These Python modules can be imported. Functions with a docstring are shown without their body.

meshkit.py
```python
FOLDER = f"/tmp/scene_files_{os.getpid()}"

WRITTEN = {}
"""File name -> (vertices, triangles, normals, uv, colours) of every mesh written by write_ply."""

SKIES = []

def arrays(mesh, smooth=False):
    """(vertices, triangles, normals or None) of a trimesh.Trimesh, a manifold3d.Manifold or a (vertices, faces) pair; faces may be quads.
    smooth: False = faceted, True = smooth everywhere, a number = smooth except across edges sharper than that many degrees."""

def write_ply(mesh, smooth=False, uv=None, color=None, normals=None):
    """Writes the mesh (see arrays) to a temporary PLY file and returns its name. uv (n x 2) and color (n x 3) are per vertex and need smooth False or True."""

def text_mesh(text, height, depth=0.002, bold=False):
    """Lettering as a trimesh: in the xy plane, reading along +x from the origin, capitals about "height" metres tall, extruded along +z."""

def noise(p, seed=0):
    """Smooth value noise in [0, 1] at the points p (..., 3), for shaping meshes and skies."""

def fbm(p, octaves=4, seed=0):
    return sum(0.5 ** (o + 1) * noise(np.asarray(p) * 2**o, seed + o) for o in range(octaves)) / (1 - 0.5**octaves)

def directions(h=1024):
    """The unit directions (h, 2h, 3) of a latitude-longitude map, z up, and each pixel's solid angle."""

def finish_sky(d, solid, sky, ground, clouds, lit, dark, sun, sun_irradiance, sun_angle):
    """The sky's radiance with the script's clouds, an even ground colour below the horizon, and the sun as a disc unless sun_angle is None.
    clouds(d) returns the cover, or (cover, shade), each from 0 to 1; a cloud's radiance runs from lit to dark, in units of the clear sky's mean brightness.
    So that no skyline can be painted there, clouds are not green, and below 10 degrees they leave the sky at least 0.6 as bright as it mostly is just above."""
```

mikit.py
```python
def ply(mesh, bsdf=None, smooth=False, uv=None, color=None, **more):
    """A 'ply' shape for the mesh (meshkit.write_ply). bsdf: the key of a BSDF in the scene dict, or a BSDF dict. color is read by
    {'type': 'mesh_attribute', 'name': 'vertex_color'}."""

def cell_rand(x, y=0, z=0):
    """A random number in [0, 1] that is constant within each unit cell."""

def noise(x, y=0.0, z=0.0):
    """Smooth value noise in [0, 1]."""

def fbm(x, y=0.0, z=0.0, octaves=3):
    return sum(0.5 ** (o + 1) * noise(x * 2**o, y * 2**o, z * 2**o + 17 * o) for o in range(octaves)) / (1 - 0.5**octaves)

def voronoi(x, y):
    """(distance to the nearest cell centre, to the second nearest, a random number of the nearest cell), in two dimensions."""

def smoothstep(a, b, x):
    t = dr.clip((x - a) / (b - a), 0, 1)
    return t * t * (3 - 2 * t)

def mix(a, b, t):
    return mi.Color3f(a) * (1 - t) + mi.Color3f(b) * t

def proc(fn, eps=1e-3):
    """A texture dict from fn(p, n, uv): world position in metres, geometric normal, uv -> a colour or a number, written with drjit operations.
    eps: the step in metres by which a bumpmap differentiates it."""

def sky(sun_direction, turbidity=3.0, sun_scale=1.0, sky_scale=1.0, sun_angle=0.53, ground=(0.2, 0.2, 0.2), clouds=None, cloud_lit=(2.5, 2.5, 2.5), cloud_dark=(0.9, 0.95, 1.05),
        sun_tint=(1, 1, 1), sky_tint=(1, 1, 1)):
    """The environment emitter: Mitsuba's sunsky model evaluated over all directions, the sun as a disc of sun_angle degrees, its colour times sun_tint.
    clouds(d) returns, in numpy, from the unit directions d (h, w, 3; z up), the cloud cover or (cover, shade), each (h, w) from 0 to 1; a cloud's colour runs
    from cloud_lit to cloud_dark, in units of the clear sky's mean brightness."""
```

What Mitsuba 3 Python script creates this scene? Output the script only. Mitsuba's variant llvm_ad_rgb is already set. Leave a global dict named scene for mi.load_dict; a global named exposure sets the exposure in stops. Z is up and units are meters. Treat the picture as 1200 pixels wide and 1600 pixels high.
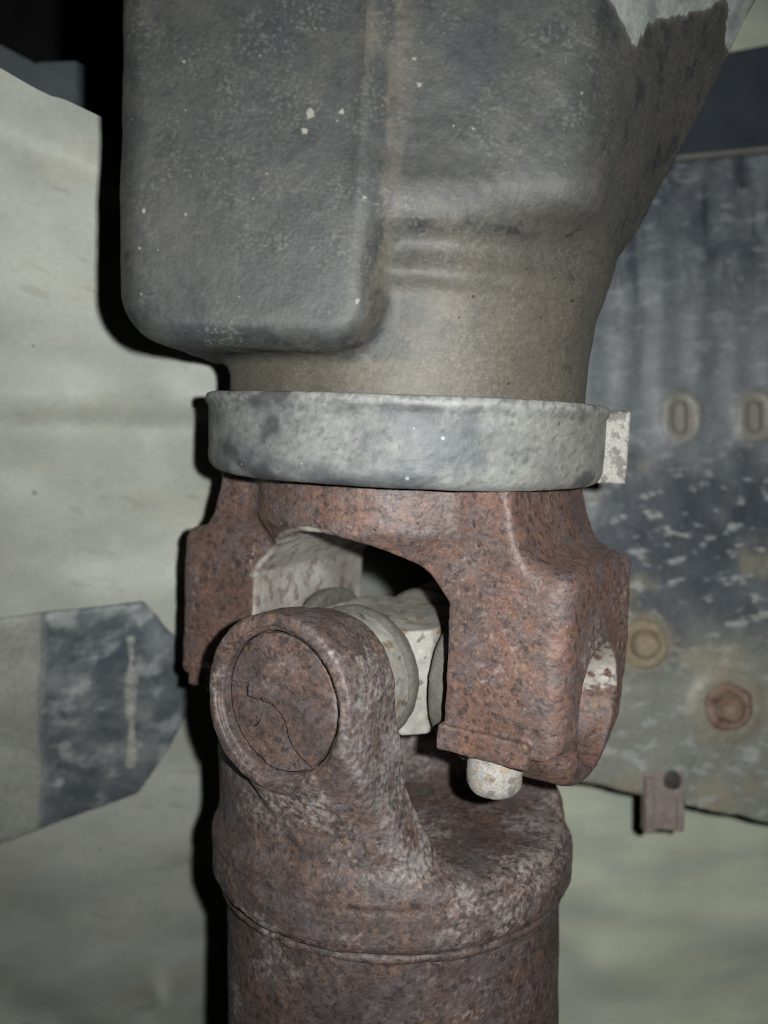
import math
import numpy as np
import drjit as dr
import mitsuba as mi
import meshkit
import mikit
import trimesh
from mikit import noise, fbm, smoothstep, mix, voronoi, cell_rand
from scipy.ndimage import map_coordinates

U = 0.00014            # one working unit in metres
F = 1300.0             # distance (units) at which one unit is one pixel of a 1200 x 1600 picture
T = mi.ScalarTransform4f
scene, labels = {}, {}

# ------------------------------------------------------------------ camera, light, exposure
exposure = 0.0
scene['camera'] = {'type': 'thinlens', 'fov': 2 * math.degrees(math.atan(800 / F)), 'fov_axis': 'y',
                   'aperture_radius': 0.0012, 'focus_distance': 1070 * U, 'near_clip': 0.01, 'far_clip': 20.0,
                   'to_world': T().look_at(origin=[0, -F * U, 0], target=[0, 0, 0], up=[0, 0, 1])}
# the flash lamp of the phone: beside and a little above the lens, aimed forward
scene['flash_lamp'] = {'type': 'rectangle',
                       'to_world': T().translate([112 * U, -(F + 14) * U, 36 * U]).rotate([1, 0, 0], -90).scale([0.0019, 0.0019, 1]),
                       'emitter': {'type': 'area', 'radiance': {'type': 'rgb', 'value': [13900, 14000, 13500]}}}
scene['flash_lamp']['bsdf'] = {'type': 'diffuse'}
labels['flash_lamp'] = {'label': 'small square flash lamp shining from beside the viewpoint', 'category': 'lamp'}

# ------------------------------------------------------------------ helpers
def tex(fn, eps=0.00022):
    return mikit.proc(fn, eps)

def uu(p):
    return p.x / U, p.y / U, p.z / U

def material(key, colour, rough, height=None, h_scale=0.0002, metallic=0.0, specular=0.4, eps=0.00022):
    b = {'type': 'principled', 'base_color': tex(colour), 'roughness': rough if not callable(rough) else tex(rough),
         'metallic': metallic, 'specular': specular}
    if height is not None:
        b = {'type': 'bumpmap', 'arbitrary': tex(height, eps), 'scale': h_scale, 'bsdf': b}
    scene[key] = {'type': 'twosided', 'bsdf': b}

def put(key, v, f, n, bsdf):
    path = meshkit.write_ply((np.asarray(v) * U, f), False, normals=n)
    scene[key] = {'type': 'ply', 'filename': path, 'face_normals': n is None, 'bsdf': {'type': 'ref', 'id': bsdf}}

def put_tm(key, m, bsdf, smooth=35):
    m = m.copy(); m.apply_scale(U)
    scene[key] = mikit.ply(m, bsdf, smooth=smooth)

def vnormals(v, f):
    n = np.zeros_like(v)
    fn = np.cross(v[f[:, 1]] - v[f[:, 0]], v[f[:, 2]] - v[f[:, 0]])
    for k in range(3):
        np.add.at(n, f[:, k], fn)
    return n / np.maximum(np.linalg.norm(n, axis=1, keepdims=True), 1e-12)

def surface_net(sdf, lo, hi, h, project=3):
    """The zero surface of sdf(points n x 3) in the box lo..hi as (vertices, triangles)."""
    lo, hi = np.asarray(lo, float), np.asarray(hi, float)
    n = np.ceil((hi - lo) / h).astype(int) + 1
    ax = [lo[k] + h * np.arange(n[k]) for k in range(3)]
    Fv = np.empty(n, np.float32)
    for i in range(0, n[0], 24):
        g = np.stack(np.meshgrid(ax[0][i:i + 24], ax[1], ax[2], indexing='ij'), -1)
        Fv[i:i + 24] = sdf(g.reshape(-1, 3)).reshape(g.shape[:3])
    for k in range(3):                       # close the surface at the box
        s = [slice(None)] * 3
        for e in (0, -1):
            s[k] = e
            Fv[tuple(s)] = np.maximum(Fv[tuple(s)], 0.3 * h)
    neg = Fv < 0
    acc = np.zeros(tuple(n - 1) + (3,), np.float32); cnt = np.zeros(tuple(n - 1), np.int16)
    quads = []
    idx = np.full(tuple(n - 1), -1, np.int64)
    crossings = []
    for k in range(3):
        a = [slice(None)] * 3; b = [slice(None)] * 3
        a[k] = slice(0, -1); b[k] = slice(1, None)
        cr = neg[tuple(a)] != neg[tuple(b)]
        e = np.argwhere(cr)
        f0 = Fv[tuple(a)][cr]; f1 = Fv[tuple(b)][cr]
        pos = e.astype(np.float32).copy(); pos[:, k] += f0 / (f0 - f1)
        o = [j for j in range(3) if j != k]
        for d0 in (0, 1):
            for d1 in (0, 1):
                c = e.copy(); c[:, o[0]] -= d0; c[:, o[1]] -= d1
                ok = np.all((c >= 0) & (c < n - 1), axis=1)
                np.add.at(acc, tuple(c[ok].T), pos[ok]); np.add.at(cnt, tuple(c[ok].T), 1)
        inn = np.all((e[:, o] >= 1), axis=1) & np.all(e[:, o] < (n - 1)[o], axis=1)
        crossings.append((k, o, e[inn], (f0 < 0)[inn]))
    on = cnt > 0
    idx[on] = np.arange(on.sum())
    v = acc[on] / cnt[on][:, None] * h + lo
    for k, o, e, inside in crossings:
        def cell(d0, d1):
            c = e.copy(); c[:, o[0]] -= d0; c[:, o[1]] -= d1
            return idx[tuple(c.T)]
        q = np.stack([cell(1, 1), cell(0, 1), cell(0, 0), cell(1, 0)], 1)
        flip = inside if k != 1 else ~inside
        q[~flip] = q[~flip][:, ::-1]
        quads.append(q)
    q = np.vstack(quads)
    v = v.astype(float)
    for _ in range(project):
        d = sdf(v)
        g = np.stack([sdf(v + np.eye(3)[k] * 0.7) - sdf(v - np.eye(3)[k] * 0.7) for k in range(3)], 1) / 1.4
        step = -d[:, None] * g / np.maximum((g * g).sum(1, keepdims=True), 0.2)
        ln = np.linalg.norm(step, axis=1, keepdims=True)
        v += step * np.minimum(1, 0.5 * h / np.maximum(ln, 1e-9))
    f = np.vstack([q[:, [0, 1, 2]], q[:, [0, 2, 3]]])
    return v, f

def roughen(v, f, amps):
    """Pushes the surface in and out by noise: amps = [(size in units, amplitude in units, seed)]."""
    n = vnormals(v, f)
    d = 0
    for size, amp, seed in amps:
        d = d + amp * (meshkit.noise(v / size + 100, seed) * 2 - 1)
    return v + n * np.reshape(d, (-1, 1))

def smin(a, b, k):
    t = np.clip(0.5 + 0.5 * (b - a) / k, 0, 1)
    return b * (1 - t) + a * t - k * t * (1 - t)

def smax(a, b, k):
    return -smin(-a, -b, k)

def box(x, c, hsz, r=0.0):
    d = np.abs(x - np.asarray(c, float)) - np.asarray(hsz, float) + r
    return np.linalg.norm(np.maximum(d, 0), axis=-1) + np.minimum(d.max(-1), 0) - r

class Poly:
    """Signed distance to a polygon in the plane, looked up in a grid."""
    def __init__(self, pts, pad=160, step=2.0):
        pts = np.asarray(pts, float)
        self.lo, self.step = pts.min(0) - pad, step
        n = np.ceil((pts.max(0) + pad - self.lo) / step).astype(int) + 1
        g = np.stack(np.meshgrid(*[self.lo[k] + step * np.arange(n[k]) for k in (0, 1)], indexing='ij'), -1).reshape(-1, 2)
        best = np.full(len(g), 1e18); inside = np.zeros(len(g), bool)
        for a, b in zip(pts, np.roll(pts, -1, axis=0)):
            e, w = b - a, g - a
            t = np.clip((w @ e) / max(e @ e, 1e-9), 0, 1)
            best = np.minimum(best, ((w - t[:, None] * e) ** 2).sum(1))
            c = (a[1] > g[:, 1]) != (b[1] > g[:, 1])
            if e[1] != 0:
                inside ^= c & (g[:, 0] < a[0] + (g[:, 1] - a[1]) / e[1] * e[0])
        self.g = (np.sqrt(best) * np.where(inside, -1, 1)).reshape(n)
    def __call__(self, x, y):
        c = np.stack([(x - self.lo[0]) / self.step, (y - self.lo[1]) / self.step])
        return map_coordinates(self.g, c, order=1, mode='nearest')

def split(key, v, f, bsdf, name_of):
    """One mesh, cut along its triangles into parts: name_of(centroids) gives each triangle's part name."""
    n = vnormals(v, f)
    names = name_of(v[f].mean(1))
    for part in sorted(set(names)):
        ff = f[names == part]
        use, inv = np.unique(ff, return_inverse=True)
        b = bsdf[part] if isinstance(bsdf, dict) else bsdf
        put(f'{key}__{part}', v[use], inv.reshape(-1, 3), n[use], b)

def unit(a):
    a = np.asarray(a, float)
    return a / np.linalg.norm(a)

class Frame:
    """Local coordinates (p along right ear, q along front ear, h up the axis) about a point."""
    def __init__(self, o, w, q_dir):
        self.o = np.asarray(o, float)
        self.w = unit(w)
        q = np.asarray(q_dir, float); q = unit(q - (q @ self.w) * self.w)
        self.q = q
        self.p = np.cross(self.w, q)
        self.m = np.stack([self.p, self.q, self.w])
    def out(self, v):
        return self.o + v @ self.m
    def tm(self, mesh):
        """A trimesh in local coordinates moved into the world (units)."""
        M = np.eye(4); M[:3, :3] = self.m.T; M[:3, 3] = self.o
        m = mesh.copy(); m.apply_transform(M)
        return m

def lathe(profile, sections=128):
    """Closed surface of revolution about z from (r, z) points."""
    prof = np.asarray(profile, float)
    ang = np.arange(sections) * 2 * np.pi / sections
    v = np.stack([prof[:, None, 0] * np.cos(ang), prof[:, None, 0] * np.sin(ang), np.broadcast_to(prof[:, None, 1], (len(prof), sections))], -1).reshape(-1, 3)
    i, j = np.meshgrid(np.arange(len(prof) - 1), np.arange(sections), indexing='ij')
    j2 = (j + 1) % sections
    q = np.stack([i * sections + j, i * sections + j2, (i + 1) * sections + j2, (i + 1) * sections + j], -1).reshape(-1, 4)
    return v, np.vstack([q[:, [0, 1, 2]], q[:, [0, 2, 3]]])

def densify(pts, step):
    out = []
    pts = np.asarray(pts, float)
    for a, b in zip(pts[:-1], pts[1:]):
        k = max(1, int(np.linalg.norm(b - a) / step))
        out += [a + (b - a) * t / k for t in range(k)]
    return np.array(out + [pts[-1]])

C0 = np.array([15.0, 0.0, -232.0])            # the centre of the joint
PHI = math.radians(31)
FRONT = [-math.sin(PHI), -math.cos(PHI), 0]
UP = Frame(C0 + [-2.0, 0, 0], [0.040, -0.105, 1.0], FRONT)   # upper yoke, ring and housing
LO = Frame(C0, [0.002, -0.040, 1.0], FRONT)   # drive shaft

# ------------------------------------------------------------------ materials
def _rot(seed):
    q, _ = np.linalg.qr(np.random.default_rng(seed).normal(size=(3, 3)))
    return [[float(v) for v in row] for row in q]

on_seam = (-640.0, -180.0, -660.0, -600.0)
def seam_x(z):
    x0, z0, x1, z1 = on_seam
    return x0 + (x1 - x0) * (z - z0) / (z1 - z0)

ROT = [_rot(k) for k in range(1, 7)]

def turn(x, y, z, k):
    m = ROT[k % len(ROT)]
    return tuple(m[i][0] * x + m[i][1] * y + m[i][2] * z for i in range(3))

def fb(x, y, z, size, octaves=3, seed=0, gain=0.5):
    """Fractal noise whose octaves are each turned, so that no grid shows."""
    t, w, amp = 0, 0, 1.0
    for o in range(octaves):
        a, b, c = turn(x, y, z, seed + o)
        k = 2.03 ** o / size
        t = t + amp * noise(a * k + 13.7 * seed + 5.1 * o, b * k + 3.3 * seed, c * k - 7.9 * seed)
        w += amp; amp *= gain
    return t / w

def spots(x, y, z, size, share, r0, r1, seed=0, stretch=1.0):
    """1 inside scattered round spots: cells of the given size, the share of cells that hold one, radii in cells."""
    a, b, c = turn(x, y, z * stretch, seed + 2)
    a, b, c = a / size + 31.3 * seed, b / size, c / size
    i, j, k = dr.floor(a), dr.floor(b), dr.floor(c)
    ox, oy, oz = 0.32 + 0.36 * cell_rand(i, j, k + 101), 0.32 + 0.36 * cell_rand(i, j + 57, k), 0.32 + 0.36 * cell_rand(i + 91, j, k)
    rr = r0 + (r1 - r0) * dr.square(cell_rand(i + 7, j + 3, k + 5))
    d = dr.sqrt(dr.square(a - i - ox) + dr.square(b - j - oy) + dr.square(c - k - oz))
    return dr.select(cell_rand(i + 3, j + 11, k + 17) < share, smoothstep(rr * 1.15, rr * 0.65, d), 0.0)

def local(x, y, z, fr):
    x, y, z = x - float(fr.o[0]), y - float(fr.o[1]), z - float(fr.o[2])
    return tuple(x * float(e[0]) + y * float(e[1]) + z * float(e[2]) for e in (fr.p, fr.q, fr.w))

def rust_colour(red, dust, dark, gain=1.0, arch=False, gap_shade=False, grey=0.10):
    def fn(p, n, uv):
        x, y, z = uu(p)
        a = fb(x, y, z, 80, 3, 1)
        b = fb(x, y, z, 20, 3, 2)
        c = fb(x, y, z, 5.4, 2, 3)
        d = noise(*[v / 1.9 for v in turn(x, y, z, 4)])
        m = fb(x, y, z, 11, 3, 0, 0.6)
        col = mix((0.058, 0.044, 0.041), (0.130, 0.071, 0.054), smoothstep(0.30, 0.68, a * 0.45 + b * 0.30 + m * 0.25 + red))
        col = mix(col, (0.091, 0.075, 0.079), smoothstep(0.42, 0.66, fb(x, y, z, 30, 4, 5, 0.6)) * 0.65)
        patch = fb(x, y, z, 85, 3, 4)
        col = mix(col, (0.190, 0.172, 0.165), smoothstep(0.54, 0.80, 0.42 * m + 0.58 * patch + 0.30 * (c - 0.5) + dust) * smoothstep(0.36, 0.58, patch) * 0.75)
        col = mix(col, (0.030, 0.023, 0.024), smoothstep(0.54, 0.70, fb(x, y, z, 8.5, 3, 1, 0.6) + dark + 0.14 * (a - 0.5)) * 0.68)
        col = mix(col, (0.170, 0.090, 0.034), smoothstep(0.65, 0.80, fb(x, y, z, 13, 3, 3) + 0.20 * (c - 0.5) + 0.22 * (fb(x, y, z, 70, 2, 2) - 0.5)) * 0.42)
        col = mix(col, (0.026, 0.019, 0.017), spots(x, y, z, 12, 0.4, 0.05, 0.22, 1) * 0.5)
        col = mix(col, (0.30, 0.25, 0.21), spots(x, y, z, 9, 0.25, 0.05, 0.15, 2) * 0.6)
        col = col * (0.36 + 0.76 * c + 0.52 * d) * (0.72 + 0.56 * patch) * gain * 0.97
        col = mix(col, mi.Color3f(dr.mean(col)) * mi.Color3f(1.02, 0.97, 0.98), grey)
        if gap_shade:      # shadow in the gaps round the clip, painted in as black
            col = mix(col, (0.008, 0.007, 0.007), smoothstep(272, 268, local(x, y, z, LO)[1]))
        if not arch:
            pl_, ql_, hl_ = local(x, y, z, LO)
            e2 = dr.abs(pl_ - (98 + dr.maximum(-hl_ + 0, 0) * 0.30) + 24 * (b - 0.5))
            col = mix(col, (0.205, 0.200, 0.205), smoothstep(30, 4, e2) * smoothstep(150, 180, ql_) * smoothstep(60, 10, hl_) * smoothstep(-250, -200, hl_) * smoothstep(0.38, 0.72, c * 0.5 + fb(x, y, z, 30, 3, 1) * 0.5) * 0.50)
        if arch:
            pp, qq, hh = local(x, y, z, UP)
            e = dr.minimum(dr.select(hh > 130, dr.abs(dr.sqrt(dr.square(pp) + dr.square(hh - 20)) - 200), 99.0), dr.select(hh < 142, dr.abs(dr.abs(pp) - 162), 99.0))
            m = smoothstep(8, 4, e + 7 * (b - 0.5) + 4 * (c - 0.5)) * smoothstep(30, 0, pp)
            mc = mix((0.165, 0.150, 0.136), (0.285, 0.275, 0.255), smoothstep(0.3, 0.7, a))
            mc = mix(mc, (0.11, 0.075, 0.062), smoothstep(0.55, 0.70, fb(x, y, z, 15, 3, 1)) * 0.7) * (0.75 + 0.5 * c)
            col = mix(col, mc, m)
            # the polished part of the bore in the right ear
            rb = dr.sqrt(dr.square(qq + 4) + dr.square(hh + 4))
            mb = smoothstep(89, 84, rb) * smoothstep(66, 70, rb) * smoothstep(262, 268, pp) * smoothstep(-2, 8, hh + 46 * (b - 0.5) + 20 * (c - 0.5)) * smoothstep(-20, -34, qq)
            col = mix(col, mc * 1.25, mb * smoothstep(0.70, 0.55, fb(x, y, z, 16, 3, 0)))
        return col
    return fn

def rust_height(p, n, uv):
    x, y, z = uu(p)
    return 0.55 * fb(x, y, z, 11, 3, 2) + 0.30 * noise(*[v / 2.7 for v in turn(x, y, z, 5)]) - 0.45 * spots(x, y, z, 12, 0.4, 0.05, 0.22, 1)

material('rust_yoke_mat', rust_colour(0.07, -0.04, 0.0, 0.92, True), 0.58, rust_height, 0.00030)
material('rust_shaft_mat', rust_colour(-0.03, 0.05, 0.0, 0.94, grey=0.30), 0.58, rust_height, 0.00030)
material('rust_tube_mat', rust_colour(-0.04, -0.03, 0.02, 0.80, grey=0.26), 0.60, rust_height, 0.00030)

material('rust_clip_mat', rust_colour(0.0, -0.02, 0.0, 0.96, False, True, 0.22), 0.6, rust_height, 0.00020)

def polyf(x, pts):
    """Piecewise linear function of x through pts."""
    r = mi.Float(pts[0][1])
    for (x0, y0), (x1, y1) in zip(pts[:-1], pts[1:]):
        r = dr.select(x >= x0, y0 + (y1 - y0) * dr.clip((x - x0) / (x1 - x0), 0, 1), r)
    return r

CHIP = [(230, 640), (244, 582), (258, 568), (272, 556), (290, 549), (299, 552), (307, 568), (318, 588), (361, 622), (423, 662), (458, 694), (470, 692), (479, 655), (520, 640)]

def chip_edge(x, y, z):
    return z - polyf(x + 8 * (fb(x, y, z, 12, 2, 4) - 0.5), CHIP) + 9 * (fb(x, y, z, 14, 3, 1) - 0.5)

def housing_colour(p, n, uv):
    x, y, z = uu(p)
    a = fb(x, y, z, 140, 3, 1)
    b = fb(x, y, z, 36, 4, 2)
    c = fb(x, y, z, 6, 2, 3)
    d = noise(*[v / 2.0 for v in turn(x, y, z, 4)])
    pp, qq, hh = local(x, y, z, HF)
    low = smoothstep(690, 500, hh + 120 * (a - 0.5)) * smoothstep(-50, 30, pp + 50 * (b - 0.5))
    low = dr.maximum(low, smoothstep(452, 436, hh + 10 * (b - 0.5)))
    ridge = dr.exp(-dr.square((pp + 44 + 22 * (b - 0.5)) / 26)) * 0.6 * smoothstep(0.30, 0.6, fb(x, y, z * 0.25, 20, 3, 5))
    col = mix((0.0235, 0.0265, 0.0275), (0.037, 0.0375, 0.0345), smoothstep(0.30, 0.72, a * 0.6 + b * 0.4))
    col = mix(col, (0.050, 0.045, 0.038), smoothstep(0.54, 0.76, b) * 0.25)
    col = mix(col, (0.016, 0.020, 0.024), smoothstep(0.54, 0.70, fb(x, y, z * 0.7, 70, 3, 3)) * 0.45)
    col = mix(col, (0.088, 0.077, 0.060), dr.clip(dr.maximum(low * (0.62 + 0.5 * (b - 0.25)), ridge), 0, 1))
    col = mix(col, (0.058, 0.055, 0.048), smoothstep(185, 235, pp) * (0.25 + b * 0.7))
    mott = smoothstep(0.50, 0.74, fb(x, y, z, 30, 4, 1, 0.65) + 0.10 * (a - 0.5))
    col = mix(col, (0.0135, 0.0165, 0.0195), mott * 0.62 * smoothstep(452, 500, hh + 40 * (b - 0.5)) * (1 - 0.8 * low))
    # scraped black stains: near the block's foot, on the step of the body
    near = dr.exp(-dr.square((hh - 470) / 26)) * smoothstep(-20, -90, pp) + dr.exp(-(dr.square((hh - 600) / 20) + dr.square((pp - 95) / 90))) + dr.exp(-(dr.square((hh - 690) / 34) + dr.square((pp + 84) / 40)))
    st = smoothstep(0.60, 0.78, fb(x, y, z, 22, 4, 0, 0.62) + 0.22 * near - 0.06)
    col = mix(col, (0.013, 0.014, 0.017), st * 0.8 * smoothstep(430, 450, hh))
    # hair-thin pale scuffs and grit
    col = mix(col, (0.13, 0.125, 0.112), smoothstep(0.55, 0.80, noise(*[v / 3.0 for v in turn(x, y, z, 1)])) * smoothstep(0.36, 0.66, fb(x, y, z, 60, 3, 3)) * 0.30)
    col = mix(col, (0.20, 0.19, 0.17), spots(x, y, z, 13, 0.14, 0.05, 0.15, 1) * 0.7)
    col = mix(col, (0.20, 0.19, 0.165), spots(x, y, z, 42, 0.16, 0.03, 0.10, 3, 0.6) * smoothstep(0.3, 0.5, b) * 0.9)
    col = mix(col, (0.014, 0.013, 0.012), spots(x, y, z, 20, 0.42, 0.04, 0.15, 5) * smoothstep(575, 545, hh) * smoothstep(-30, 20, pp))
    for sx, sz, sr in ((-82, 443, 5.5), (-88, 424, 3.2), (-47, 446, 3.0), (-52, 436, 2.6), (33, 505, 3.0), (39, 477, 3.2), (-22, 352, 2.6), (-30, 240, 3.0)):
        dd = dr.sqrt(dr.square(x - sx) + dr.square((z - sz) * 0.8)) + 7.0 * (c - 0.5) + 3.0 * (d - 0.5)
        col = mix(col, (0.20, 0.19, 0.165), smoothstep(sr, sr * 0.5, dd) * smoothstep(0, -60, y) * 0.9)
    col = col * (0.48 + 0.42 * c + 0.34 * d)
    edge = chip_edge(x, y, z)
    on = smoothstep(236, 243, x)
    bare = smoothstep(-1.5, 1.5, edge) * on
    col = mix(col, (0.085, 0.080, 0.072), smoothstep(-8, -1, edge) * on * (1 - bare) * 0.6)
    grey = mix((0.115, 0.130, 0.130), (0.21, 0.225, 0.215), smoothstep(0.3, 0.7, b)) * (0.7 + 0.5 * c)
    return mix(col, grey, bare)

def housing_height(p, n, uv):
    x, y, z = uu(p)
    bare = smoothstep(-2.5, 2.5, chip_edge(x, y, z)) * smoothstep(236, 243, x)
    return 0.5 * fb(x, y, z, 8, 3, 2) + 0.3 * noise(*[v / 2.5 for v in turn(x, y, z, 5)]) - 1.6 * bare

material('housing_mat', housing_colour, 0.60, housing_height, 0.00013)

def ring_colour(p, n, uv):
    x, y, z = uu(p)
    a = fb(x, y, z * 1.6, 85, 3, 1)
    b = fb(x, y, z, 20, 4, 2)
    c = fb(x, y, z, 6, 2, 3)
    col = mix((0.066, 0.074, 0.079), (0.165, 0.170, 0.165), smoothstep(0.32, 0.66, a * 0.7 + b * 0.3))
    col = mix(col, (0.155, 0.150, 0.136), smoothstep(80, 260, x + 60 * (b - 0.5)) * 0.7)
    pp, qq, hh = local(x, y, z, UP)
    col = mix(col, (0.21, 0.213, 0.205), smoothstep(384, 398, hh + 10 * (b - 0.5)) * 0.7)
    col = mix(col, (0.028, 0.031, 0.035), smoothstep(0.60, 0.74, fb(x, y, z * 1.5, 60, 3, 5) + 0.10 * (c - 0.5)) * 0.75)
    col = mix(col, (0.060, 0.060, 0.058), smoothstep(0.60, 0.74, fb(x, y, z, 8, 3, 4) + 0.12 * smoothstep(372, 390, hh)) * 0.45)
    col = mix(col, (0.27, 0.275, 0.265), spots(x, y, z, 16, 0.22, 0.06, 0.17, 1) * 0.8)
    col = mix(col, (0.03, 0.032, 0.034), spots(x, y, z, 44, 0.22, 0.05, 0.15, 4) * 0.8)
    return col * (0.62 + 0.54 * c)

def ring_height(p, n, uv):
    x, y, z = uu(p)
    return 0.6 * fb(x, y, z, 9, 3, 2) + 0.25 * noise(*[v / 2.4 for v in turn(x, y, z, 5)])

material('ring_mat', ring_colour, 0.58, ring_height, 0.00020)

def tab_colour(p, n, uv):
    x, y, z = uu(p)
    b = fb(x, y, z, 11, 4, 1)
    return mix((0.195, 0.19, 0.172), (0.050, 0.047, 0.043), smoothstep(0.50, 0.66, b) * 0.8) * (0.7 + 0.6 * noise(*[v / 2 for v in turn(x, y, z, 2)]))

material('tab_mat', tab_colour, 0.6, ring_height, 0.00016)

def pale_colour(p, n, uv):
    x, y, z = uu(p)
    a = fb(x, y, z, 46, 3, 1)
    c = fb(x, y, z, 7, 2, 2)
    col = mix((0.185, 0.178, 0.160), (0.275, 0.268, 0.248), smoothstep(0.3, 0.7, a))
    col = mix(col, (0.075, 0.062, 0.052), smoothstep(0.63, 0.76, fb(x, y, z, 13, 3, 3)) * 0.8)
    col = mix(col, (0.15, 0.088, 0.034), smoothstep(0.63, 0.74, fb(x, y, z, 20, 3, 4)) * 0.7)
    col = mix(col, (0.05, 0.045, 0.04), spots(x, y, z, 17, 0.3, 0.05, 0.16, 2) * 0.7)
    return col * (0.78 + 0.44 * c)

material('pale_metal_mat', pale_colour, 0.55, ring_height, 0.00014)
material('drip_mat', lambda p, n, uv: mix((0.12, 0.13, 0.13), (0.29, 0.29, 0.26), fb(p.x / U, p.y / U, p.z / U, 22, 4, 2)), 0.6, ring_height, 0.00014)

def stud_colour(p, n, uv):
    x, y, z = uu(p)
    a = fb(x, y, z, 16, 4, 1)
    col = mix((0.205, 0.195, 0.183), (0.31, 0.30, 0.285), a)
    col = mix(col, (0.22, 0.150, 0.065), smoothstep(0.54, 0.70, fb(x, y, z, 9, 3, 2)) * 0.6)
    col = mix(col, (0.085, 0.070, 0.068), smoothstep(0.54, 0.70, fb(x, y, z, 9, 3, 4)) * 0.6)
    return col * (0.7 + 0.55 * noise(*[v / 2.2 for v in turn(x, y, z, 3)]))

material('stud_mat', stud_colour, 0.48, ring_height, 0.00022, specular=0.5)

def seal_colour(p, n, uv):
    x, y, z = uu(p)
    return mix((0.058, 0.055, 0.048), (0.100, 0.095, 0.083), fb(x, y, z, 16, 4, 1)) * (0.7 + 0.6 * noise(*[v / 2.2 for v in turn(x, y, z, 2)]))

material('seal_mat', seal_colour, 0.8, ring_height, 0.00016)

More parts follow.
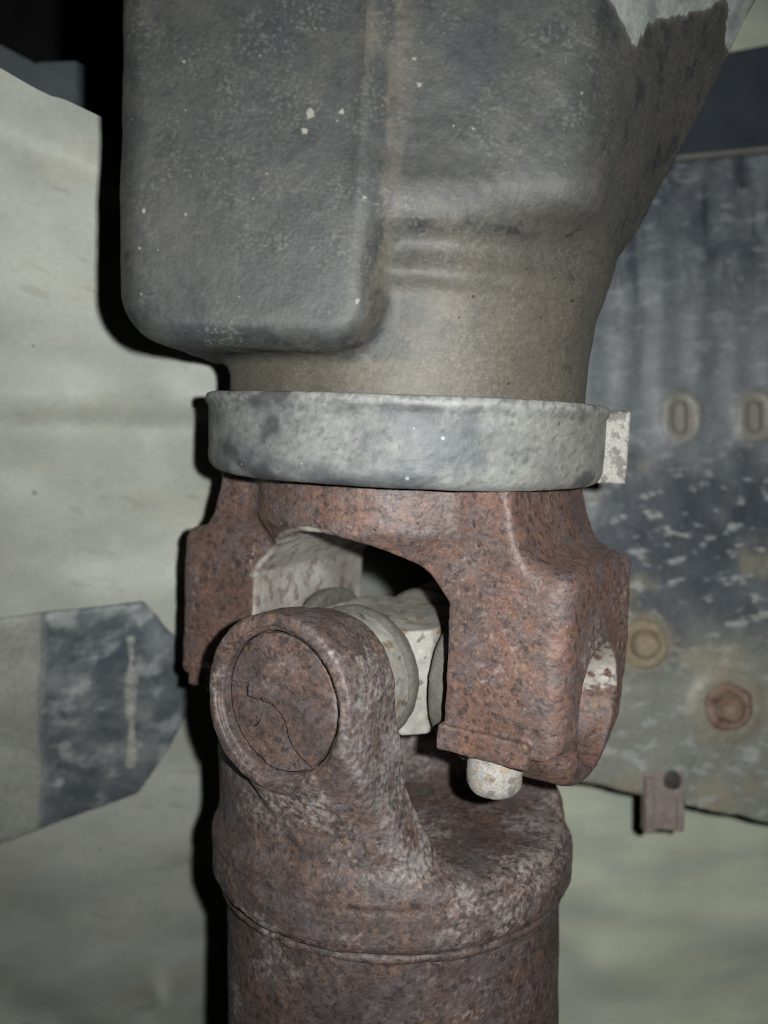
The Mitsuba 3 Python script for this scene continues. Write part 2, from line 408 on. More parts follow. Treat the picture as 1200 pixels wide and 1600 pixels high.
def pan_colour(p, n, uv):
    x, y, z = uu(p)
    a = fb(x, y, z * 1.6, 270, 4, 1)
    b = fb(x, y, z * 1.4, 60, 4, 2)
    c = fb(x, y, z, 8, 2, 3)
    col = mix((0.281, 0.297, 0.268), (0.351, 0.351, 0.307), smoothstep(0.34, 0.68, a))
    col = mix(col, (0.311, 0.277, 0.207), smoothstep(0.50, 0.76, fb(x, y, z * 2.6, 190, 3, 4)) * 0.34)
    col = mix(col, (0.229, 0.248, 0.237), smoothstep(0.48, 0.78, b) * 0.28)
    col = mix(col, (0.429, 0.425, 0.377), smoothstep(0.56, 0.78, fb(x, y, z, 60, 3, 5)) * 0.22)
    col = mix(col, (0.18, 0.165, 0.14), smoothstep(0.60, 0.76, fb(x * 0.6 + z, y, z, 26, 4, 0)) * smoothstep(0.45, 0.6, a) * 0.35)
    col = mix(col, (0.14, 0.125, 0.10), spots(x, y, z, 60, 0.18, 0.03, 0.09, 1) * 0.7)
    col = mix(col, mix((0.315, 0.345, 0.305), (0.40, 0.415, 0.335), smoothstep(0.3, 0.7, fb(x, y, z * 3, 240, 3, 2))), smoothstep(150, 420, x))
    col = mix(col, (0.52, 0.53, 0.46), dr.exp(-dr.square((x + 492) / 16) - dr.square((z + 1075) / 48)) * smoothstep(0.25, 0.6, c + 0.3) * 0.7)  # flash highlight on the raised dimple, painted into the colour as a pale patch
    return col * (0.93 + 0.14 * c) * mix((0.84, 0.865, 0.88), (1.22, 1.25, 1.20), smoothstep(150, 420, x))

def pan_height(p, n, uv):
    x, y, z = uu(p)
    return 0.7 * fb(x, y, z, 28, 3, 1) + 0.3 * noise(*[v / 6 for v in turn(x, y, z, 2)])

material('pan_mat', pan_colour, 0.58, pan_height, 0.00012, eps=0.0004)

def plate_colour(p, n, uv):
    x, y, z = uu(p)
    a = fb(x, y, z, 120, 4, 1)
    b = fb(x, y, z, 34, 4, 2)
    col = mix((0.052, 0.062, 0.074), (0.135, 0.148, 0.156), smoothstep(0.30, 0.70, a * 0.5 + b * 0.5))
    col = mix(col, (0.30, 0.32, 0.32), smoothstep(0.52, 0.76, fb(x, y, z, 44, 4, 3)) * 0.60)
    col = mix(col, (0.40, 0.42, 0.41), smoothstep(0.62, 0.72, fb(x, y, z * 0.8, 20, 3, 5)) * smoothstep(0.48, 0.58, a) * 0.6)
    dusty = mix((0.185, 0.195, 0.18), (0.25, 0.252, 0.222), b)
    col = mix(col, dusty, smoothstep(6, -14, x - seam_x(z) + 16 * (b - 0.5)) * 0.92)
    return col * (0.8 + 0.4 * fb(x, y, z, 7, 2, 4))

material('plate_mat', plate_colour, 0.55, pan_height, 0.00018, eps=0.0004)

def shield_colour(p, n, uv):
    x, y, z = uu(p)
    a = fb(x, y, z * 0.8, 130, 4, 1)
    b = fb(x, y, z, 40, 4, 2)
    c = fb(x, y, z, 8, 2, 3)
    col = mix((0.040, 0.049, 0.063), (0.118, 0.133, 0.148), smoothstep(0.30, 0.70, a * 0.55 + b * 0.45))
    col = mix(col, (0.028, 0.036, 0.050), smoothstep(0.48, 0.66, fb(x, y, z * 0.14, 26, 3, 0)) * smoothstep(-60, 120, z) * 0.75)
    dark = dr.exp(-dr.square((z + 40 + 60 * (a - 0.5)) / 120))
    col = mix(col, (0.024, 0.032, 0.046), dark * smoothstep(0.35, 0.6, b) * 0.8)
    dirt = smoothstep(-190, -360, z + 160 * (a - 0.5))
    col = mix(col, mix((0.165, 0.172, 0.158), (0.245, 0.243, 0.205), b), dirt * 0.85)
    mid = smoothstep(40, 170, z + 100 * (b - 0.5)) * smoothstep(560, 330, z)
    col = mix(col, (0.175, 0.19, 0.20), mid * 0.55)
    col = mix(col, (0.26, 0.225, 0.15), smoothstep(0.56, 0.70, fb(x, y, z, 100, 3, 4)) * 0.45 * smoothstep(250, 0, z))
    spl = fb(x, y, z * 1.7, 30, 3, 5, 0.6)
    col = mix(col, (0.30, 0.315, 0.31), smoothstep(0.55, 0.74, spl) * smoothstep(230, -20, z) * 0.75)
    col = mix(col, (0.25, 0.27, 0.28), smoothstep(0.52, 0.78, spl) * smoothstep(0, 230, z) * 0.4)
    for cx, cz, r in ((608, 194, 40), (761, 196, 40), (525, -266, 66), (693, -392, 84)):
        d = dr.sqrt(dr.square(x - cx) + dr.square((z - cz) * (0.75 if r == 40 else 1.0))) + 18 * (b - 0.5)
        col = mix(col, (0.215, 0.19, 0.145), smoothstep(r + 12, r - 12, d) * 0.6)
    return col * (0.72 + 0.34 * c)

material('shield_mat', shield_colour, 0.5, pan_height, 0.00018, eps=0.0004)

def bolt_colour(p, n, uv):
    x, y, z = uu(p)
    a = fbm(x / 20, y / 20, z / 20, 4)
    return mix((0.17, 0.125, 0.090), (0.13, 0.070, 0.052), smoothstep(0.4, 0.65, a)) * (0.75 + 0.5 * noise(x / 4, y / 4, z / 4))

material('bolt_mat', bolt_colour, 0.7, ring_height, 0.0002)

def washer_colour(p, n, uv):
    x, y, z = uu(p)
    a = fbm(x / 24, y / 24, z / 24, 4)
    return mix((0.155, 0.135, 0.100), (0.24, 0.19, 0.115), a) * (0.8 + 0.4 * noise(x / 4, y / 4, z / 4))

material('washer_mat', washer_colour, 0.7)

def clip_colour(p, n, uv):
    x, y, z = uu(p)
    a = fbm(x / 24, y / 24, z / 24, 4)
    return mix((0.16, 0.115, 0.105), (0.22, 0.20, 0.19), a) * (0.75 + 0.5 * noise(x / 4, y / 4, z / 4))

material('clip_mat', clip_colour, 0.7)
material('lip_mat', lambda p, n, uv: mix((0.060, 0.066, 0.068), (0.130, 0.130, 0.115), fb(p.x / U, p.y / U, p.z / U, 40, 4, 2)), 0.6)
material('rubber_mat', lambda p, n, uv: mix((0.022, 0.021, 0.022), (0.06, 0.056, 0.052), fbm(p.x / U / 16, p.y / U / 16, p.z / U / 16, 3)), 0.7)
material('panel_mat', lambda p, n, uv: mix((0.020, 0.026, 0.036), (0.042, 0.052, 0.064), fb(p.x / U, p.y / U, p.z / U, 70, 4, 1)), 0.55)
material('dark_steel_mat', lambda p, n, uv: mix((0.060, 0.075, 0.092), (0.115, 0.13, 0.14), fbm(p.x / U / 50, p.y / U / 50, p.z / U / 50, 4)), 0.55)
material('dark_backing_mat', lambda p, n, uv: mix((0.010, 0.010, 0.013), (0.022, 0.022, 0.026), fbm(p.x / U / 70, p.y / U / 70, p.z / U / 240, 4)), 0.7)

# ------------------------------------------------------------------ the setting: the floor pan of the car
def unproject(px, py, y):
    s = (F + y) / F
    return (px - 600) * s, (800 - py) * s

PAN_X = [-1600, -1000, -720, -520, -340, -240, -110, 250, 390, 520, 1600]
PAN_Y = [-60, 110, 180, 222, 282, 340, 1200, 1200, 760, 712, 740]

def pan_base(x):
    return np.interp(x, np.linspace(-1600, 1600, 400), np.convolve(np.pad(np.interp(np.linspace(-1600, 1600, 400), PAN_X, PAN_Y), 4, mode='edge'), np.ones(9) / 9, 'valid'))

def pan_y(x, z):
    y = pan_base(x)
    y = y - (0.36 * (z + 150) + 0.10 * np.maximum(z - 150, 0)) * np.clip((60 - x) / 300, 0, 1)
    left = np.clip((-150 - x) / 150, 0, 1)
    # bend below the upper edge: the strip above it leans back
    line = 606 - 0.333 * (x + 591)
    t = z - line
    y = y + left * 0.42 * np.log1p(np.exp(np.clip(t / 14, -30, 30))) * 14
    y = y - left * 13 * np.exp(-((t + 40) / 34) ** 2)
    # pressed bead and the groove under it
    zb = 160 + 0.033 * (x + 640)
    y = y - left * 11 * np.exp(-((z - zb - 26) / 38) ** 2) + left * 6 * np.exp(-((z - zb + 12) / 18) ** 2)
    # a step lower down, deeper towards the shaft
    s = np.clip((x + 640) / 200, 0, 1)
    y = y + left * s * 14 / (1 + np.exp(-(z + 112 + 0.06 * (x + 500)) / 14)) * np.exp(-((z + 112) / 190) ** 2) * (z > -700)
    # broad waviness, a raised dimple
    p = np.stack([x / 210, z / 170, 0 * x], -1)
    y = y + 46 * (meshkit.fbm(p + 31, 2, 5) - 0.5)
    y = y - 15 * np.exp(-((x + 490) / 26) ** 2 - ((z + 1072) / 64) ** 2)
    return y

def sheet(x0, x1, z0, z1, step, yfun, top=None):
    """A pressed sheet (front skin, 6 units thick) over x, z, with its upper edge at top(x)."""
    nx, nz = int((x1 - x0) / step) + 1, int((z1 - z0) / step) + 1
    xs = np.linspace(x0, x1, nx)
    zt = np.full(nx, z1) if top is None else top(xs)
    t = np.linspace(0, 1, nz)
    X = np.repeat(xs[:, None], nz, 1); Z = z0 + (zt[:, None] - z0) * t
    Y = yfun(X, Z)
    v = np.stack([X, Y, Z], -1).reshape(-1, 3)
    i, j = np.meshgrid(np.arange(nx - 1), np.arange(nz - 1), indexing='ij')
    a = (i * nz + j).ravel(); b = a + nz
    f = np.vstack([np.stack([a, b, b + 1], 1), np.stack([a, b + 1, a + 1], 1)])
    m = len(v)
    back = v + [0, 6, 0]
    edge = np.concatenate([np.arange(nx) * nz, (nx - 1) * nz + np.arange(1, nz), (np.arange(nx - 1)[::-1]) * nz + nz - 1, np.arange(1, nz - 1)[::-1]])
    e2 = np.roll(edge, -1)
    rim = np.vstack([np.stack([edge, edge + m, e2], 1), np.stack([e2, edge + m, e2 + m], 1)])
    return np.vstack([v, back]), f, np.vstack([f[:, ::-1] + m, rim])

def pan_top(x):
    k = [(-1600, 1270)]
    for px, py in ((0, 106), (55, 138), (80, 150), (98, 154), (165, 186), (260, 232)):
        a, b = unproject(px, py, 80)
        for _ in range(10):
            yy = float(pan_y(np.array([a]), np.array([b]))[0])
            a, b = unproject(px, py, yy)
        k.append((a, b))
    k += [(-120, 700), (60, 1500)]
    e = np.interp(x, [q[0] for q in k], [q[1] for q in k])
    return np.where(x > 60, 1500, e)

pv, pf, pr = sheet(-1600, 1500, -1700, 1500, 9, pan_y, pan_top)
n_front = np.zeros_like(pv); n_front[:] = vnormals(pv, pf)
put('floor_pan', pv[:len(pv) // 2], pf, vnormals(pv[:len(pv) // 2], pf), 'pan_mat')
put('floor_pan__back_skin', pv, pr, None, 'pan_mat')
labels['floor_pan'] = {'label': 'pale grey painted underbody sheet metal with pressed folds', 'category': 'floor pan', 'kind': 'structure'}

cv = trimesh.creation.box((4200, 20, 4200)); cv.apply_translation((0, 1900, 0))  # near-black sheet added to stand for the empty, unlit space behind
put_tm('dark_backing', cv, 'dark_backing_mat')
labels['dark_backing'] = {'label': 'added near-black sheet standing for the unlit space far behind the floor pan', 'category': 'backing_sheet', 'kind': 'structure'}

# ------------------------------------------------------------------ gearbox tail housing
def R_right(h):
    return 304 + 0.45 * (h - 615)

collar_poly = Poly([(0, 392), (262, 392), (265, 470), (271, 525), (279, 550), (285, 575), (290, 600), (288, 640), (250, 690), (0, 690)], pad=120)
HF = Frame(UP.o + np.array([6.0, 0, 0]), UP.w, [0, -1, 0])      # p to the right, q to the viewer, h up

def housing_sdf(v):
    x, y, h = v[:, 0], -v[:, 1], v[:, 2]
    r = np.hypot(x, y)
    collar = collar_poly(r, h)
    front = np.clip((-y - 110) / 90, 0, 1)
    collar = collar + front * (11 * np.exp(-((h - 580) / 22) ** 2) - 4 * np.exp(-((h - 541) / 13) ** 2))
    t = np.clip((y + 283) / 263, 0, 1)
    xs = 210 + (R_right(h) - 210) * t
    body = smax((x - xs) * 0.82, -y - 292 - 0.02 * np.clip(h - 600, 0, 240), 46)
    body = np.maximum(np.maximum(body, -x - 60), y - 240)
    body = smax(body, (598 - h + 0.06 * x) * 0.94, 50)
    d = smin(collar, body, 30)
    q = -y
    e2 = np.stack([np.abs(x + 195) - 152, np.abs(h - 1050) - 602], -1) + 60
    e2 = np.linalg.norm(np.maximum(e2, 0), axis=-1) + np.minimum(e2.max(-1), 0) - 60
    w2 = np.stack([e2, np.abs(v[:, 1] - 116) - 186], -1) + 34
    blk = np.linalg.norm(np.maximum(w2, 0), axis=-1) + np.minimum(w2.max(-1), 0) - 34
    d = smin(d, blk, 26)
    return d

v, f = surface_net(housing_sdf, (-350, -260, 380), (620, 330, 1260), 5.0)
v = roughen(v, f, [(120, 2.4, 1), (45, 1.2, 2), (14, 0.45, 3)])
def housing_part(c):
    x, h = c[:, 0], c[:, 2]
    out = np.full(len(c), 'casing', dtype=object)
    out[(h < 600) & (np.hypot(x, c[:, 1]) < 292)] = 'collar'
    out[(x < -30) & (h > 442) & ((c[:, 1] > 268) | (x < -262) | (np.hypot(x, c[:, 1]) > 292))] = 'side_bulge'
    return out
key = 'gearbox_tail_housing'
nrm = vnormals(v, f)
names = housing_part(v[f].mean(1))
split(key, HF.out(v), f, 'housing_mat', lambda c: names)
labels[key] = {'label': 'black painted cast gearbox tail housing with brown dust and a bare grey chip', 'category': 'gearbox housing'}
labels[key + '__collar'] = {'label': 'dusty brown round collar below the casing'}

# ------------------------------------------------------------------ grey dust ring under the housing
prof = [(228, 296), (250, 291), (270, 290)]
prof += [(271 + 22 * math.sin(a), 313 - 23 * math.cos(a)) for a in np.linspace(0.25, math.pi / 2, 9)]
prof += [(293.5, 345), (293, 372), (294, 384), (297, 388), (298, 394), (296, 400), (291, 402), (287, 400), (283, 395), (255, 393), (228, 395), (228, 294)]
v, f = lathe(densify(prof, 5), 300)
f = f[:, ::-1] if False else f
m = trimesh.Trimesh(v, f, process=False)
v = roughen(v, f, [(110, 1.6, 4), (26, 0.6, 5), (9, 0.35, 6)])
put('dust_ring__band', HF.out(v), f, vnormals(HF.out(v), f), 'ring_mat')

def ring_frame(theta):
    # a frame on the ring wall: p outwards, q tangential
    c, s = math.cos(theta), math.sin(theta)
    out = HF.p * c + HF.q * s
    fr = Frame(C0, UP.w, np.cross(UP.w, out))
    return fr, out

tab_fr, tab_out = ring_frame(math.radians(13))
def tab_sdf(v):
    r = v @ np.array([1.0, 0, 0])
    d = box(v, (302, 0, 346), (17, 17, 52), 3)
    d = np.minimum(d, box(v, (307, -11, 346), (18, 7, 51), 3))
    return d
tv, tf = surface_net(tab_sdf, (265, -40, 280), (335, 40, 410), 2.2)
tv = roughen(tv, tf, [(20, 1.0, 7), (7, 0.5, 8)])
# local x = outwards, y = tangential, z = up
tw = HF.o + tv[:, :1] * tab_out + tv[:, 1:2] * np.cross(UP.w, tab_out) + tv[:, 2:3] * UP.w
put('dust_ring__clip_tab', tw, tf, vnormals(tw, tf), 'tab_mat')
labels['dust_ring'] = {'label': 'dusty grey metal ring cap between the black housing and the rusty yoke', 'category': 'ring cap'}
labels['dust_ring__clip_tab'] = {'label': 'whitish folded clip tab'}

# ------------------------------------------------------------------ upper yoke
right = [(322, -40), (326, -25), (324, 178), (314, 191), (288, 197), (270, 205), (257, 222), (247, 246), (239, 272), (234, 300), (232, 340)]
prof_u = Poly([(-a, b) for a, b in right][::1] + [(a, b) for a, b in right[::-1]])
EAR_QH = Poly([(-158, 15), (-150, -20), (-128, -60), (-92, -92), (-50, -110), (0, -116), (45, -110), (82, -92), (108, -64), (118, -44), (140, -44), (140, 420), (-158, 420)])

def upper_sdf(v):
    p, q, h = v.T
    slab = smax(prof_u(np.abs(p), np.maximum(h, -10)), EAR_QH(q, h), 10 + 26 * np.clip((np.abs(p) - 230) / 60, 0, 1))
    low_in = 162 - np.abs(p)
    slab = np.maximum(slab, np.abs(p) - 326)
    r = np.hypot(p, q)
    rn = 214 - np.clip(225 - h, 0, 200) * 0.62
    neck = np.maximum(np.maximum((r - rn) * 0.9, 120 - h), h - 330)
    d = smin(slab, neck, 13)
    arch = np.hypot(p, h - 20) - 200
    gap = np.maximum(np.abs(p) - 162, h - 137)
    hole = np.minimum(arch * 1.0, gap)
    hole = np.where(h < 20, np.abs(p) - 162, np.maximum(np.minimum(arch, 1e9), -1e9))
    hole = np.where(h < 20, np.abs(p) - 162, np.where(np.abs(p) < 162, arch, np.maximum(arch, np.abs(p) - 162)))
    d = smax(d, -hole, 5)
    # bores with a deep chamfered seat at the outer face
    rb = np.hypot(q + 4, h + 4)
    d = smax(d, -np.maximum(rb - 72, 262 - np.abs(p)), 4)
    d = smax(d, -np.maximum(rb - 80 - 0.20 * (np.abs(p) - 300), 262 - np.abs(p)), 4)
    # the lip along the foot of each ear
    for s in (-1, 1):
        lip = box(v, (s * 222, 109, -39), (64, 42, 18), 4)
        d = smin(d, lip, 1.5)
    return d

v, f = surface_net(upper_sdf, (-345, -240, -130), (345, 240, 335), 4.0)
v = roughen(v, f, [(60, 2.2, 11), (22, 1.2, 12), (8, 0.6, 13)])
ripple = 1.7 * np.sin(v[:, 2] * 2 * np.pi / 10 + v[:, 0] / 16) * np.exp(-((v[:, 0] - 236) / 32) ** 4 - ((v[:, 2] - 166) / 20) ** 4) * (v[:, 1] > 60)
v = v + vnormals(v, f) * ripple[:, None]      # file marks left on the shoulder of the ear
def upper_part(c):
    out = np.full(len(c), 'neck', dtype=object)
    out[(c[:, 0] > 120) & (c[:, 2] < 200)] = 'ear'
    out[(c[:, 0] < -120) & (c[:, 2] < 200)] = 'ear_001'
    return out
unames = upper_part(v[f].mean(1))
split('upper_yoke', UP.out(v), f, 'rust_yoke_mat', lambda c: unames)
labels['upper_yoke'] = {'label': 'reddish rusty upper yoke with an arched gap under the grey ring', 'category': 'yoke'}
sp = [(0.1, -116), (9, -115.4)] + [(16 + 21 * math.sin(a), -92 - 22 * math.cos(a)) for a in np.linspace(0.1, math.pi / 2, 12)] + [(37, -76), (35, -62), (34, -30), (0.1, -30)]
sv, sf = lathe(densify(sp, 3), 72)
sv = roughen(sv, sf, [(18, 1.0, 14), (6, 0.4, 15)]) + [226, 108, 0]
sw = UP.out(sv)
put('upper_yoke__stud', sw, sf, vnormals(sw, sf), 'stud_mat')
labels['upper_yoke__stud'] = {'label': 'whitish rounded stud under the right ear'}

# ------------------------------------------------------------------ cross of the joint
def hub_sdf(v):
    d = box(v, (0, 0, 2), (104, 97, 76), 4)
    d = np.maximum(d, (np.abs(v[:, 0]) + np.abs(v[:, 1])) / math.sqrt(2) - 122)
    return d
v, f = surface_net(hub_sdf, (-115, -115, -95), (115, 115, 95), 3.0)
v = roughen(v, f, [(30, 1.4, 21), (10, 0.6, 22)])
put('joint_cross__hub', UP.out(v), f, vnormals(UP.out(v), f), 'pale_metal_mat')
labels['joint_cross'] = {'label': 'pale grey joint cross block with rubber sealed arms between the two rusty yokes', 'category': 'joint cross'}

def along(direction, prof, key, bsdf, rgh, seed, sections=110):
    v, f = lathe(densify(prof, 4), sections)
    v = roughen(v, f, [(14, rgh, seed), (5, rgh * 0.5, seed + 1)])
    w = unit(direction)
    a = unit(np.cross([0, 0, 1], w)); b = np.cross(w, a)
    out = C0 + v[:, :1] * a + v[:, 1:2] * b + v[:, 2:3] * w
    put(key, out, f, vnormals(out, f), bsdf)

for i, (d, cup_to) in enumerate(((LO.q, 296), (UP.p, 292), (-UP.p, 292), (-LO.q, 296))):
    num = '' if i == 0 else f'_{i:03d}'
    along(d, [(0.1, 60), (62, 60), (62, 240), (0.1, 240)], 'joint_cross__trunnion' + num, 'pale_metal_mat', 0.3, 30 + i)
    o = 0 if i in (0, 3) else 15
    along(d, [(60, 98 + o), (96, 98 + o), (100, 101 + o), (102 - o / 4, 110 + o), (101 - o / 4, 118 + o), (97 - o / 4, 122 + o), (60, 122 + o), (60, 98 + o)], 'joint_cross__seal' + num, 'seal_mat', 1.0, 40 + i)
    if i in (0, 3):
        along(d, [(58, 122), (95, 122), (97.5, 125), (100.5, 176), (90, 184), (84, 190), (84, 240), (60, 252), (0.1, 252)], 'joint_cross__bearing_cup' + num, 'pale_metal_mat', 0.6, 50 + i)
    else:
        along(d, [(58, 122), (70.5, 124), (70.5, 262), (66, 268), (0.1, 268)], 'joint_cross__bearing_cup' + num, 'rust_yoke_mat', 0.4, 50 + i)
labels['joint_cross__seal'] = {'label': 'grey rubber seal behind the front ear'}

# ------------------------------------------------------------------ drive shaft: lower yoke, collar, tube
EAR_PH = Poly([(108 * math.sin(a), 108 * math.cos(a)) for a in np.linspace(-1.6, 1.75, 40)] + [(116, -70), (130, -140), (154, -212), (180, -250), (196, -300), (-214, -300), (-208, -200), (-204, -110), (-190, -70)])

EAR_ARM = Poly([(113.5 * math.sin(a), 113.5 * math.cos(a)) for a in np.linspace(-1.57, 1.57, 40)] + [(117, -60), (126, -120), (144, -180), (168, -240), (186, -300), (20, -300), (10, -200), (-48, -140), (-100, -66)])

def lower_sdf(v):
    p, q, h = v.T
    r = np.hypot(p, q)
    base = np.maximum(smax(r - 268 + 4 * np.exp(-((h + 254) / 4) ** 2), h + 236, 20), -330 - h)
    aq = np.abs(q)
    inner = 176 - aq
    ps = p * np.sign(q)
    leg = smax(np.maximum(EAR_PH(ps, h), inner - 0.25 * np.maximum(-h - 120, 0)), r - 268, 10)
    taper = np.clip((aq - 176) / 70, 0, 1)
    arm = EAR_ARM(ps, h) + 13 * (1 - taper) * np.clip(1 + (h + 20) / 150, 0, 1)
    rlim = 268 + 52 * np.clip(1 + (h + 30) / 140, 0, 1)
    arm = smax(smax(np.maximum(arm, inner - 0.25 * np.maximum(-h - 120, 0)), r - rlim, 24), aq - 296, 8)
    boss = np.maximum(smax(np.hypot(p, h) - 101 - 13 * np.clip((aq - 176) / 70, 0, 1), aq - 296, 8), inner)
    ear = smin(smin(leg, arm, 7), boss, 7)
    ear = smax(ear, inner - 0.25 * np.maximum(-h - 120, 0), 8)
    d = smin(base, ear, 44)
    # cap seat in the front and rear faces
    rb = np.hypot(p, h)
    d = smax(d, -np.maximum(rb - 98, 291 - aq), 1.5)
    d = smax(d, -np.maximum(rb - 92, 268 - aq), 1.5)
    return d

v, f = surface_net(lower_sdf, (-280, -310, -300), (280, 310, 130), 3.6)
v = roughen(v, f, [(60, 2.4, 61), (20, 1.2, 62), (8, 0.5, 63)])
def lower_part(c):
    out = np.full(len(c), 'yoke_base', dtype=object)
    out[(c[:, 1] > 120) & (c[:, 2] > -215)] = 'ear'
    out[(c[:, 1] < -120) & (c[:, 2] > -215)] = 'ear_001'
    return out
lnames = lower_part(v[f].mean(1))
split('drive_shaft', LO.out(v), f, 'rust_shaft_mat', lambda c: lnames)
labels['drive_shaft'] = {'label': 'brown rusty drive shaft with a forked yoke on a thick tube', 'category': 'drive shaft'}

# the retaining clip in the front ear: a disc with a hooked, stepped face (s to the right, t up on the face)
from shapely.geometry import Polygon
RIGHT = Poly([(-50, 15), (-50, 2), (-30, -1), (-13, -3), (-2, -9), (8, -18), (13, -30), (16, -42), (23, -54), (36, -65), (52, -73), (66, -78), (110, -60), (120, 60), (60, 120), (-60, 120), (-140, 70), (-140, 16)], pad=40, step=0.8)
MID = Poly([(-34, 0), (-34, -20), (-41, -35), (-52, -43), (-60, -50), (-40, -62), (-10, -120), (80, -100), (70, -60), (20, 0)], pad=40, step=0.8)
def clip_height(a, b):
    st = lambda e: np.clip(0.5 - e / 1.2, 0, 1)
    ramp = np.clip((a + 82) / 62, 0, 1); ramp = ramp * ramp * (3 - 2 * ramp)
    bar = np.clip((30 - b) / 16, 0, 1) * np.clip((a + 120) / 60, 0, 1)
    hR = 277 + 12 * np.maximum(ramp, bar * np.clip((b + 12) / 10, 0, 1) * np.where(a > -50.5, 1, 0.0))
    hM = 280 + 0 * a
    hL = 275.5 + 0 * a
    er, em = RIGHT(a, b), MID(a, b)
    h = hL + (hM - hL) * st(em)
    h = h + (hR - h) * st(er)
    gap = np.exp(-((er - 1.6) / 1.5) ** 4) * np.clip((20 - b) / 6, 0, 1) * np.clip((a + 54) / 3, 0, 1)
    gap = np.maximum(gap, 0.9 * np.exp(-((em - 0.9) / 1.1) ** 4) * np.clip((a + 56) / 6, 0, 1) * np.clip((-26 - a) / 3, 0, 1) * np.clip((2 - b) / 3, 0, 1) * np.clip((b + 50) / 6, 0, 1))
    return h - (h - 262) * np.clip(gap, 0, 1)
rr = np.concatenate([np.linspace(0.2, 88, 130), [89.0, 89.8]])
tt = np.arange(420) * 2 * np.pi / 420
A, B = rr[:, None] * np.cos(tt), rr[:, None] * np.sin(tt)
Q = clip_height(A, B) + 0.5 * (meshkit.noise(np.stack([A / 7, B / 7, 0 * A], -1), 3) - 0.5)
Q[-2] -= 0.4; Q[-1] = 262
i, j = np.meshgrid(np.arange(len(rr) - 1), np.arange(420), indexing='ij'); j2 = (j + 1) % 420
q = np.stack([i * 420 + j, (i + 1) * 420 + j, (i + 1) * 420 + j2, i * 420 + j2], -1).reshape(-1, 4)
ff = np.vstack([q[:, [0, 1, 2]], q[:, [0, 2, 3]]])[:, ::-1]
w = LO.out(np.stack([A, Q, B], -1).reshape(-1, 3))
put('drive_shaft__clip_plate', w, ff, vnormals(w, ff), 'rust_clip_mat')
labels['drive_shaft__clip_plate'] = {'label': 'round retaining clip with a hooked notch'}

prof = [(256, -330), (262, -318), (270, -312), (275, -304), (276, -280), (275, -264), (272, -257), (262, -255), (240, -256), (240, -330), (256, -330)]
v, f = lathe(densify(prof[::-1], 4), 300)
v = roughen(v, f, [(50, 2.6, 71), (16, 1.3, 72), (7, 0.6, 73)])
f = f[:, ::-1]
put('drive_shaft__collar', LO.out(v), f, vnormals(LO.out(v), f), 'rust_shaft_mat')
prof = [(259 + 8 * math.cos(a), -323 + 7 * math.sin(a)) for a in np.linspace(-math.pi, math.pi, 14)]
v, f = lathe(prof, 300)
v = roughen(v, f, [(24, 2.6, 74), (9, 1.0, 75)])
put('drive_shaft__weld_bead', LO.out(v), f, vnormals(LO.out(v), f), 'rust_tube_mat')
prof = [(257, -320), (257, -900), (240, -900), (240, -320), (257, -320)]
v, f = lathe(densify(prof, 5), 300)
f = f[:, ::-1]
v = roughen(v, f, [(60, 1.2, 76), (18, 0.9, 77), (7, 0.45, 78)])
put('drive_shaft__tube', LO.out(v), f, vnormals(LO.out(v), f), 'rust_tube_mat')

# ------------------------------------------------------------------ left: dark reinforcement plate on the pan
def on_pan(px, py, lift=0):
    x, z = unproject(px, py, 300)
    for _ in range(12):
        y = float(pan_y(np.array([x]), np.array([z]))[0]) - lift
        x, z = unproject(px, py, y)
    return x, z
outline = [on_pan(*q, 14) for q in ((-160, 985), (0, 966), (120, 951), (222, 940), (262, 988), (292, 1012), (304, 1080), (292, 1112), (262, 1172), (214, 1242), (100, 1284), (0, 1320), (-160, 1372))]
pl = Poly(outline, pad=60)
def plate_sdf(v):
    x, y, z = v.T
    g = pan_y(x, z)
    edge = pl(x, z)
    top = (g - 15 + 7 * np.clip((edge + 26) / 26, 0, 1) ** 2) - y
    seam = 5 * np.exp(-((x - seam_x(z)) / 6) ** 2)
    return smax(np.maximum(top - seam, y - g - 2), edge, 6)
on_seam = tuple(map(float, on_pan(72, 970, 14) + on_pan(66, 1300, 14)))
v, f = surface_net(plate_sdf, (-1010, 150, -760), (-320, 420, -140), 5.0, project=2)
v = roughen(v, f, [(50, 1.6, 81), (16, 0.6, 82)])
put('reinforcement_plate__sheet', v, f, vnormals(v, f), 'plate_mat')
# raised pale drip running down the plate
def drip_sdf(v):
    x, y, z = v.T
    x0, z0 = on_pan(203, 1000, 16); x1, z1 = on_pan(203, 1198, 16)
    t = np.clip((z0 - z) / (z0 - z1), 0, 1)
    cx = x0 + (x1 - x0) * t + 2 * np.sin(t * 9)
    rad = 5.5 + 8 * np.exp(-((t - 0.42) / 0.20) ** 2) + 7 * np.exp(-((t - 0.92) / 0.12) ** 2)
    return np.sqrt((x - cx) ** 2 + ((y - pan_y(x, z) + 14) * 1.3) ** 2 + np.maximum(0, np.maximum(z - z0, z1 - z)) ** 2) - rad
v, f = surface_net(drip_sdf, (-560, 220, -540), (-430, 400, -220), 3.0, project=2)
v = roughen(v, f, [(26, 5.0, 83), (9, 1.8, 84)])
put('reinforcement_plate__sealant_drip', v, f, vnormals(v, f), 'drip_mat')
labels['reinforcement_plate'] = {'label': 'blue-grey plate with clipped corners and a pale vertical drip, left of the rusty shaft', 'category': 'plate'}

